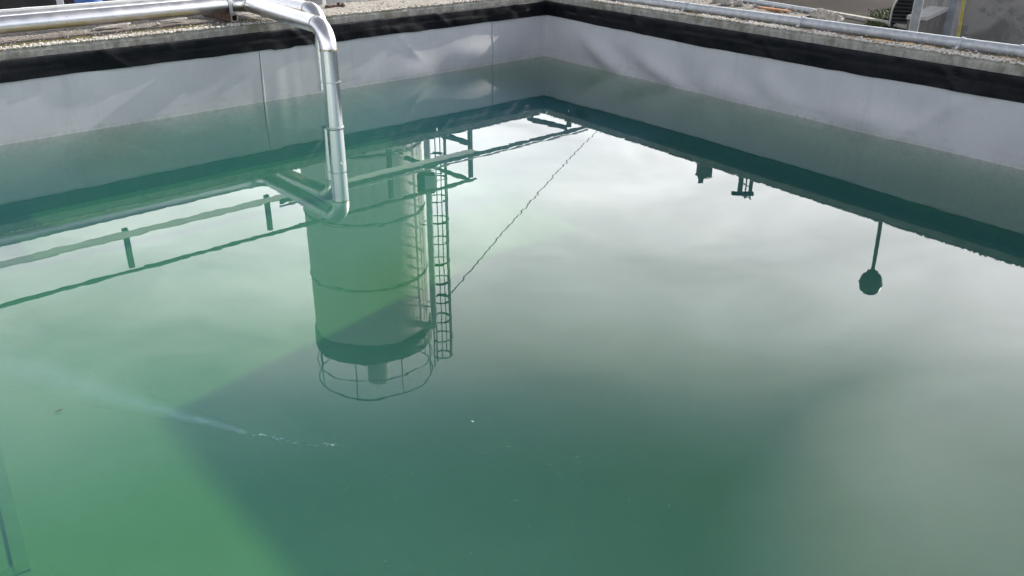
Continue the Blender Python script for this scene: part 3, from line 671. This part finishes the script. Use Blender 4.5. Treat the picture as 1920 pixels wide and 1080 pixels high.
MB().tube(rpath, 0.10, 16).build('riser_pipe', M['white_plastic'], si)
MB().box(rp + V((-0.06, -0.05, 6.28)), 0.55, 0.35, 0.60, None, .05).build('control_box', M['dark_paint'], si)
MB().box(rp + V((0.08, -0.25, 6.25)), 0.34, 0.06, 0.52, None, .02).build('control_panel', M['galvanized'], si)

# overhead cable from the silo to a far pole
pe = V((7.4, 70.0, 0))
cb = MB(); p0 = V((-2.18, 27.9, 10.9)); p1 = V((6.66, 62.0, 13.2)); n = 30
pole = p0 + (p1 - p0) * 1.06
pts = [p0 + (pole - p0) * (i / n) - Z * (1.0 * (1 - (2 * i / n - 1) ** 2)) * 0.25 for i in range(n + 1)]
cb.tube(pts, 0.022, 6); tag(cb.build('overhead_cable', M['cable_black']), 'thin black overhead cable slanting from the silo ladder into the distance', 'cable')
up = thing('cable_pole', 'plain pole far behind the basin that holds the overhead cable', 'pole', (pole.x, pole.y, GZ))
MB().tube([(pole.x, pole.y, GZ), (pole.x, pole.y, pole.z + .15)], [0.16, 0.10], 14).build('mast', M['grey_cap'], up)
MB().box((pole.x, pole.y, pole.z - .02), 1.2, 0.1, 0.1, None, .01).build('cross_arm', M['grey_cap'], up)

# ------------------------------------------------------------------ far stacks mirrored on the right
fs = thing('chimney_block', 'square grey chimney block with a small pot, far beyond the right wall', 'chimney', (13.2, 58.6, GZ))
MB().box((13.25, 58.6, (15.95 + GZ) / 2), 0.92, 0.92, 15.95 - GZ, None, .03).build('shaft', M['chimney_grey'], fs)
MB().box((13.25, 58.6, 15.99), 1.0, 1.0, 0.12, None, .02).build('cap', M['chimney_grey'], fs)
MB().lathe((13.05, 58.5, 16.05), [(0.20, 0.0), (0.17, .35), (0.20, .42), (0.13, .42), (0.12, .05)], 16).build('pot', M['chimney_grey'], fs)
tw = thing('twin_stack', 'twin exhaust stacks with a top platform beside the far chimney', 'exhaust stack', (15.9, 57.8, GZ))
for dx_ in (-0.26, 0.46):
    MB().tube([(15.9 + dx_, 57.8, GZ), (15.9 + dx_, 57.8, 17.0)], 0.17 if dx_ < 0 else 0.13, 14).build('stack', M['chimney_grey'], tw)
br = MB()
for i in range(24): br.tube([(15.64, 57.75, -1 + .75 * i), (16.36, 57.75, -.6 + .75 * i)], 0.035, 5)
br.tube([(16.0, 57.7, GZ), (16.0, 57.7, 17.3)], 0.05, 6); br.build('bracing', M['chimney_grey'], tw)
MB().box((15.85, 57.8, 17.05), 1.45, 0.6, 0.10, None, .01).build('platform', M['chimney_grey'], tw)
MB().tube([(16.35, 57.8, 17.1), (16.45, 57.8, 17.5)], 0.06, 6).build('spout', M['chimney_grey'], tw)

# ------------------------------------------------------------------ lamp post beyond the right wall
LY = 13.0
lb, lt = V((5.72, LY, GZ)), V((5.80, LY, 3.62))
lp = thing('lamp_post', 'slightly leaning grey lamp post with a rounded head beyond the right wall', 'lamp post', lb)
mid = lb.lerp(lt, 0.42)
MB().tube([lb, lb + (mid - lb) * .98, mid], [0.066, 0.064, 0.045], 18).build('lower_pole', M['pole_paint'], lp)
MB().tube([mid, lt], [0.036, 0.030], 14).build('upper_pole', M['lamp_metal'], lp)
MB().lathe(lt, [(0.03, -.03), (0.085, -.03), (0.085, .03), (0.0, .035)], 18).build('collar', M['lamp_metal'], lp)
hd = MB(); hd.lathe(lt, [(0.0, .02), (0.10, .02), (0.135, .035), (0.158, .075), (0.170, .12), (0.174, .17), (0.170, .22), (0.157, .27), (0.134, .315), (0.10, .35), (0.055, .373), (0.0, .38)], 26); hd.build('lamp_head', M['lamp_metal'], lp)
MB().ring(lt + Z * .17, .174, .010, 28, 6).build('head_band', M['lamp_metal'], lp)

# ------------------------------------------------------------------ galvanized pipe and conduit on the right coping
zp = 0.812; p0, p1 = sight(1200, 1, zp), sight(1920, 97, zp); dv = (p1 - p0).normalized()
gp = thing('galvanized_pipe', 'long grey galvanized pipe lying along the right basin wall', 'pipe', p0)
MB().tube([p0 - dv * 2.2, p1 + dv * 3.0], 0.046, 24).build('pipe', M['galvanized'], gp)
for px, py in ((1505, 42), (1808, 81), (1290, 13)):
    q = sight(px, py, zp); c = p0 + dv * (q - p0).dot(dv); side = dv.cross(Z)
    if side.dot(V((0, -1, 0))) < 0: side = -side
    mb = MB(); mb.tube([c - dv * .012, c + dv * .012], 0.054, 24); mb.box(c + side * .062 - Z * .03, 0.024, 0.022, 0.05, (dv, side, Z), .003)
    cl_ = mb.build('pipe_clip', M['galvanized'], gp)
    MB().tube([c + side * .055 - Z * .028, c + side * .095 - Z * .028], 0.012, 6).build('bolt', M['white_plastic'], cl_)
c0 = p1 - dv * 0.03
MB().tube([c0, c0 + dv * .10], 0.056, 24).build('coupling', M['galvanized'], gp)
q0, q1 = sight(1370, -4, 0.80), sight(1545, 24, 0.80); dv2 = (q1 - q0).normalized()
tag(MB().tube([q0 - dv2 * 2.5, q1], 0.028, 14).build('conduit', M['galvanized']), 'thinner grey conduit behind the long pipe, ending at the rubble', 'conduit')
# rubble chunks
rr = random.Random(11)
def chunk(px, py, r_, label, seed, sq=(1.3, 1, .75), m='rubble'):
    mb = MB(); p = sight(px, py, COPE + r_ * .6); mb.rock(p, r_, sq, seed, 0.7, 2); tag(mb.build('rubble_chunk', M[m]), label, 'rubble', 'broken pieces on the right basin wall')
chunk(1545, 27, 0.075, 'largest pale rubble chunk at the end of the thin conduit', 3)
chunk(1560, 31, 0.055, 'rubble chunk right of the largest one', 9)
chunk(1528, 25, 0.05, 'rubble chunk left of the largest one', 14)
chunk(1575, 35, 0.035, 'small pinkish rubble crumb at the right end of the pile', 21)
chunk(1489, 19, 0.032, 'upright white splinter beside the thin conduit', 27, (.6, .6, 1.7))
chunk(1362, 4, 0.06, 'pale rubble chunk at the top edge of the photo, farthest left', 31)
chunk(1385, 7, 0.045, 'rubble lump right of the farthest left chunk', 37)
chunk(1345, 1, 0.045, 'rubble lump on the wall top nearest the corner', 39)
cr = MB(); rc = random.Random(17)
for i in range(130):
    px = rc.choice((rc.gauss(1552, 16), rc.gauss(1365, 16), rc.uniform(1340, 1580))); py = (px - 1340) * .165 - 3 + rc.gauss(0, 2.2); rr_ = rc.uniform(.008, .024)
    q = sight(px, py, COPE + rr_ * .5); cr.rock(q, rr_, (1, .8, .7), rc.random() * 90, .7)
tag(cr.build('rubble_crumbs', M['rubble']), 'loose rubble crumbs strewn between the pipe and the conduit', 'rubble crumbs', kind='stuff')
mb = MB(); p = sight(1452, 18, COPE + .012); mb.box(p, 0.42, 0.07, 0.024, (U2, -N2, Z), .006); tag(mb.build('orange_batten', M['orange_brick']), 'thin orange batten lying behind the long grey pipe', 'batten')

# ------------------------------------------------------------------ yard beyond the right wall
kb = MB(); a, b_ = sight(1560, 24, -1.30), sight(1690, 47, -1.30); kd = (b_ - a).normalized(); kn = kd.cross(Z)
kb.box((a + b_) / 2 - Z * .02, (b_ - a).length + 1, 0.22, 0.12, (kd, kn, Z), .015); tag(kb.build('kerb', M['kerb_stone']), kind='structure')
gs = MB(); rg_ = random.Random(5)
for i in range(2600):
    px = rg_.uniform(1628, 1690); c_ = 24 + (1690 - px) * 0.28; py = rg_.gauss(c_ + 2, 7)
    if abs(N3(px * .05, py * .1)) > .45: continue
    p = sight(px, py, -1.35); hgt = rg_.uniform(.02, .09); aa = rg_.uniform(0, 6.28); q = V((math.cos(aa), math.sin(aa), 0)) * .03; tp = p + V((rg_.gauss(0, .06), rg_.gauss(0, .06), hgt))
    gs.add([p - q, p + q, tp], [(0, 1, 2)])
tag(gs.build('grass', M['foliage']), 'patch of green weeds in the yard by the kerb', 'grass', kind='stuff')
hb = MB(); ctr = sight(1455, -12, -1.35)
for i in range(1400):
    a_ = rg_.uniform(0, 6.28); rr_ = rg_.random() ** .5; p = ctr + V((math.cos(a_) * rr_ * 2.6, math.sin(a_) * rr_ * 1.2, rg_.uniform(0, 1.3) * (1.1 - rr_ * .6)))
    q1_ = V((rg_.gauss(0, 1), rg_.gauss(0, 1), rg_.gauss(0, 1))).normalized() * .07; q2_ = V((rg_.gauss(0, 1), rg_.gauss(0, 1), rg_.gauss(0, 1))).normalized() * .07
    hb.add([p - q1_, p + q2_, p + q1_, p - q2_], [(0, 1, 2, 3)])
tag(hb.build('shrub', M['foliage']), 'dark low shrub in the yard above the long pipe', 'shrub')
# slatted round-topped housing
hc = sight(1722, 52, -1.35); hx = V((hc.y, -hc.x, 0)).normalized(); hy = V((hc.x, hc.y, 0)).normalized(); HR = 0.72; HS = 0.30
lv = thing('louvred_housing', 'black slatted round-topped housing with a pale rim beside the lamp post', 'housing', hc)
def hp(a, r_, y): return hc + hx * (math.cos(a) * r_) + hy * y + Z * (HS + math.sin(a) * r_ * 1.1)
arcs = [math.pi * i / 24 for i in range(25)]
body = MB(); fr_ = [hc + hx * HR] + [hp(a, HR, .02) for a in arcs] + [hc - hx * HR]; bk = [p + hy * .7 for p in fr_]; n = len(fr_)
body.add(fr_ + bk, [tuple(range(n)), tuple(range(2 * n - 1, n - 1, -1))] + [(i, i + n, (i + 1) % n + n, (i + 1) % n) for i in range(n)]); body.build('shell', M['louvre_black'], lv)
rim = MB(); rim.tube([hc + hx * HR] + [hp(a, HR, 0) for a in arcs] + [hc - hx * HR], 0.03, 8); rim.build('rim', M['rim_metal'], lv)
sl = MB()
for i in range(11):
    z = .08 + i * .095; hw = HR if z < HS else HR * math.sqrt(max(0, 1 - ((z - HS) / (1.1 * HR)) ** 2))
    sl.box(hc - hy * .03 + Z * z, 2 * hw - .05, 0.02, 0.055, (hx, V((hy.x, hy.y, .8)).normalized(), V((-hy.x * .8, -hy.y * .8, 1)).normalized()))
sl.build('slats', M['louvre_black'], lv)
# low plinth
P4 = [sight(*p, -0.3) for p in ((1700.6, 29), (1744, 11), (1780.6, 13), (1738.6, 32))]
P4[2] = P4[1] + (P4[3] - P4[0])
pn = thing('concrete_plinth', 'low concrete plinth with a pale flat top behind the lamp post', 'plinth', (P4[0] + P4[3]) / 2 - Z * 1.05)
cen = sum(P4, V()) / 4; ins = [cen + (p - cen) * .93 for p in P4]
bx = MB(); bx.add([V((p.x, p.y, GZ)) for p in ins] + [V((p.x, p.y, -0.37)) for p in ins], [(0, 1, 5, 4), (1, 2, 6, 5), (2, 3, 7, 6), (3, 0, 4, 7), (4, 5, 6, 7)]); bx.build('base', M['plinth_side'], pn)
tx = MB(); tx.add([p - Z * .07 for p in P4] + list(P4), [(3, 2, 1, 0), (4, 5, 6, 7), (0, 1, 5, 4), (1, 2, 6, 5), (2, 3, 7, 6), (3, 0, 4, 7)]); tx.build('top_slab', M['plinth_top'], pn)
# stained concrete building corner
wb = sight(1793, 100, -1.35); wdir = V((0.985, -0.17, 0)).normalized(); wn_ = V((wdir.y, -wdir.x, 0))
if wn_.y > 0: wn_ = -wn_
cbld = thing('concrete_outbuilding', 'stained grey concrete outbuilding in the upper right corner', 'outbuilding', wb)
MB().box(wb + wdir * 2.4 - wn_ * 3 + Z * 1.55, 4.8, 6, 3.1, (wdir, -wn_, Z), .02).build('wall', M['stained_concrete'], cbld)
MB().box(wb + wdir * 2.4 - wn_ * 3 + Z * 3.18, 5.1, 6.3, 0.14, (wdir, -wn_, Z), .01).build('roof_slab', M['stained_concrete'], cbld)
yh = MB(); hp0 = wb - wdir * .03 + wn_ * .05
yh.tube([hp0 + Z * (z / 10 * 3.1) + wdir * (.02 * N3(z * .4, 3) - .012 * z) for z in range(0, 11)], 0.030, 10)
tag(yh.build('yellow_hose', M['yellow_rubber']), 'yellow hose hanging down the edge of the concrete outbuilding', 'hose')
bd = MB(); t0, t1 = wb - wdir * .26 + wn_ * .02 + Z * 3.0, wb - wdir * .52 + wn_ * .75
bax = (t0 - t1).normalized(); bxx = wdir - bax * wdir.dot(bax); bxx.normalize(); bd.box((t0 + t1) / 2, 0.17, 0.04, (t0 - t1).length, (bxx, bax.cross(bxx), bax), .004)
tag(bd.build('leaning_board', M['blue_grey_board']), 'blue grey board leaning beside the yellow hose', 'board')

# ------------------------------------------------------------------ yard behind the left wall (a sliver above the pipes)
def yard(px, d_): 
    a = math.atan((px - 960) / (FPX / math.cos(PITCH) * .985)); return V((math.sin(a) * d_, math.cos(a) * d_, GZ))
p = yard(90, 24); sh = thing('dark_shed', 'dark shed wall seen in the sliver above the stainless pipes', 'shed', p)
px_ = V((p.y, -p.x, 0)).normalized(); py_ = V((p.x, p.y, 0)).normalized()
MB().box(p + py_ * 1.5 + Z * 1.3, 9, 3, 2.6, (px_, py_, Z), .02).build('wall', M['dark_shed'], sh)
MB().box(p + py_ * 1.5 + Z * 2.66, 9.4, 3.4, 0.12, (px_, py_, Z), .02).build('roof', M['grey_panel'], sh)
p = yard(139, 17); dr_ = thing('blue_drum', 'tall bright blue plastic drum just above the stainless pipes', 'drum', p)
MB().lathe(p, [(0.0, 0.0), (0.20, 0.0), (0.22, .05), (0.22, .6), (0.232, .63), (0.22, .66), (0.22, 1.2), (0.232, 1.23), (0.22, 1.26), (0.22, 1.75), (0.19, 1.82), (0.0, 1.82)], 30).build('body', M['blue_plastic'], dr_)
MB().tube([p + V((.10, 0, 1.80)), p + V((.10, 0, 1.86))], 0.035, 12).build('bung', M['dark_paint'], dr_)
p = yard(44, 16); pnl = thing('panel_stand', 'grey panel on a braced stand at the upper left edge', 'panel stand', p)
px_ = V((p.y, -p.x, 0)).normalized(); py_ = V((p.x, p.y, 0)).normalized(); ax_ = (px_, py_, Z)
MB().box(p + Z * .85 - px_ * .02, 0.52, 0.05, 1.7, ax_, .008).build('panel', M['grey_panel'], pnl)
MB().box(p + px_ * .28 - py_ * .05 + Z * 1.0, 0.10, 0.08, 2.0, ax_, .008).build('post', M['tray_metal'], pnl)
b0, b1 = p - px_ * .04 - py_ * .06 + Z * 1.66, p + px_ * .22 - py_ * .06 + Z * 1.50; dvb = (b1 - b0).normalized()
MB().box((b0 + b1) / 2, (b1 - b0).length, 0.03, 0.05, (dvb, py_, dvb.cross(py_))).build('brace', M['white_plastic'], pnl)
p = yard(190, 18); bs = MB(); px_ = V((p.y, -p.x, 0)).normalized(); py_ = V((p.x, p.y, 0)).normalized(); bs.box(p + Z * .9, 0.75, .6, 1.8, (px_, py_, Z), .03); bs.box(p + Z * 1.83, 0.82, .66, .05, (px_, py_, Z), .01)
tag(bs.build('steel_bin', M['brown_steel']), 'dark brown steel bin right of the blue drum', 'bin')

# ------------------------------------------------------------------ unseen box on legs, added to cast the shadow in the water (right of the frame)
CASTER_TOP = 9.0; Cb = sight(305, 778, PD + 0.01); hz = V((math.sin(R(SUN_YAW)), math.cos(R(SUN_YAW)), 0))
bc = Cb + hz * ((CASTER_TOP - Cb.z) / math.tan(R(SUN_EL))); bc.z = GZ
Ce = sight(1462, 1080, PD + 0.01); yb = R(141); db = V((math.sin(yb), math.cos(yb), 0)); nrm = V((hz.y, -hz.x, 0))
TW = 1.5 * (Ce - Cb).dot(nrm) / db.dot(nrm)
da = V((math.sin(R(52)), math.cos(R(52)), 0))
ax_ = (db, V((db.y, -db.x, 0)), Z); fw = ax_[1] if ax_[1].dot(da) > 0 else -ax_[1]; ax_ = (db, fw, Z)
bg_ = thing('shadow_caster', 'unseen flat grey box on slender legs, added to cast the shadow in the water', 'bin', V((bc.x, bc.y, GZ)))
dk_ = V((math.sin(R(37)), math.cos(R(37)), 0)); b0 = V((bc.x, bc.y, 0)); BL, BH = 2.9, 0.6
c4 = [b0, b0 + dk_ * BL, b0 + dk_ * BL + db * TW, b0 + db * TW]
bb_ = MB(); bb_.add([p + Z * (CASTER_TOP - BH) for p in c4] + [p + Z * CASTER_TOP for p in c4], [(3, 2, 1, 0), (4, 5, 6, 7), (0, 1, 5, 4), (1, 2, 6, 5), (2, 3, 7, 6), (3, 0, 4, 7)]); bb_.build('body', M['caster_grey'], bg_)
cm = sum(c4, V()) / 4
for p in c4:
    q = cm + (p - cm) * .92; MB().box(q + Z * ((CASTER_TOP - BH + GZ) / 2), .05, .05, CASTER_TOP - BH - GZ, ax_).build('leg', M['chimney_grey'], bg_)

# ------------------------------------------------------------------ things floating on the water
fm = MB(); rf = random.Random(2)
def flake(px, py, w_, l_, rot, z=0.003):
    c = sight(px, py, z); n = 9; pts = []
    for k in range(n):
        a = 2 * math.pi * k / n; r_ = rf.uniform(.55, 1.1); x, y = math.cos(a) * w_ * r_, math.sin(a) * l_ * r_
        pts.append(c + V((x * math.cos(rot) - y * math.sin(rot), x * math.sin(rot) + y * math.cos(rot), rf.uniform(-.001, .0015))))
    fm.add(pts, [tuple(range(n))])
path = [(230, 752), (270, 762), (310, 772), (335, 779), (360, 785), (400, 795), (450, 810), (520, 822), (570, 832), (640, 836)]
for i in range(95):
    t = rf.random() ** 0.9 * (len(path) - 1.001); j = int(t); f = t - j
    px = path[j][0] * (1 - f) + path[j + 1][0] * f; py = path[j][1] * (1 - f) + path[j + 1][1] * f
    spread = 5
    flake(px, py + rf.gauss(0, spread * .45), rf.uniform(.004, .022), rf.uniform(.002, .007), rf.uniform(-.5, .1))
for (px, py, n) in ((620, 835, 10), (400, 790, 6), (905, 850, 6), (975, 845, 4), (895, 872, 3), (1110, 862, 4), (970, 938, 3), (840, 1048, 2)):
    for i in range(n): flake(px + rf.gauss(0, 11), py + rf.gauss(0, 3), rf.uniform(.003, .014), rf.uniform(.0015, .004), rf.uniform(-.6, .6))
film = MB(); fpath = [(-60, 660), (60, 692), (150, 722), (240, 750), (330, 776), (400, 793), (460, 810)]
wid = [.17, .15, .12, .09, .055, .035, .02]
vs_ = []; 
for (px, py), w_ in zip(fpath, wid):
    c = sight(px, py, .002); vs_ += [c + V((0.1, 1, 0)).normalized() * (w_ * q) for q in (-1, 0, 1)]
film.add(vs_, [(3 * i + q, 3 * i + q + 1, 3 * i + q + 4, 3 * i + q + 3) for i in range(len(fpath) - 1) for q in (0, 1)], True)
fo = film.build('scum_film', M['foam_film']); tag(fo, 'soft bluish scum film fading in from the left edge of the water', 'scum film')
uv = fo.data.uv_layers.new(name='UVMap')
for lp_ in fo.data.loops: uv.data[lp_.index].uv = ((lp_.vertex_index // 3) / (len(fpath) - 1), (lp_.vertex_index % 3) / 2)
tag(fm.build('foam', M['foam']), 'broken bluish line of foam drifting on the green water', 'foam', kind='stuff')
dk = MB(); rk = random.Random(8)
for i in range(190):
    px, py = rk.uniform(-20, 1300), rk.uniform(500, 1090); c = sight(px, py, .003); q = rk.uniform(.0012, .0035); a_ = rk.uniform(0, 6.28)
    dk.add([c + V((math.cos(a_ + b_) * q * f_, math.sin(a_ + b_) * q * f_, 0)) for b_, f_ in ((0, 1.5), (1.5, .7), (3.1, 1.3), (4.6, .8))], [(0, 1, 2, 3)])
tag(dk.build('floating_specks', M['brown_leaf']), 'fine dark specks of dirt scattered over the water', 'specks', kind='stuff')
fl = MB(); c = sight(110, 771, .004); fl.add([c + V((-.018, -.012, 0)), c + V((-.004, -.010, .002)), c + V((.012, .014, 0)), c + V((0, .010, .003))], [(0, 1, 2, 3)])
tag(fl.build('floating_leaf', M['brown_leaf']), 'small dark leaf floating at the left below the foam line', 'leaf')
for (px, py, r_, lab) in ((819, 243, .014, 'white scrap floating in front of the dark reflected strip'), (640, 306, .010, 'tiny white scrap floating beside the downpipe'), (1025, 212, .012, 'flat white scrap floating near the corner'), (1066, 208, .007, 'round white speck floating right of the corner'), (886, 790, .005, 'lone white speck on the dark water below the silo reflection')):
    mb = MB(); mb.rock(sight(px, py, .003), r_, (.55, 1.5, .35), px, .5); tag(mb.build('floating_scrap', M['debris']), lab, 'scrap', 'white scraps floating on the pool')
# frame lying on the pool floor at the left
sf = MB(); f0, f1, f2 = sight(40, 1060, PD + 0.02), sight(-40, 720, PD + 0.02), sight(-200, 1150, PD + 0.02)
for a_, b_, w_ in ((f0, f1, .06), (f0, f2, .06)):
    dd = (b_ - a_).normalized(); sf.box((a_ + b_) / 2 - Z * (.0140 if b_ is f1 else .0160), (b_ - a_).length + .06, w_, .006, (dd, Z.cross(dd), Z))
tag(sf.build('sunken_frame', M['frame_paint']), 'corner of a flat frame lying on the pool floor at the lower left', 'frame')
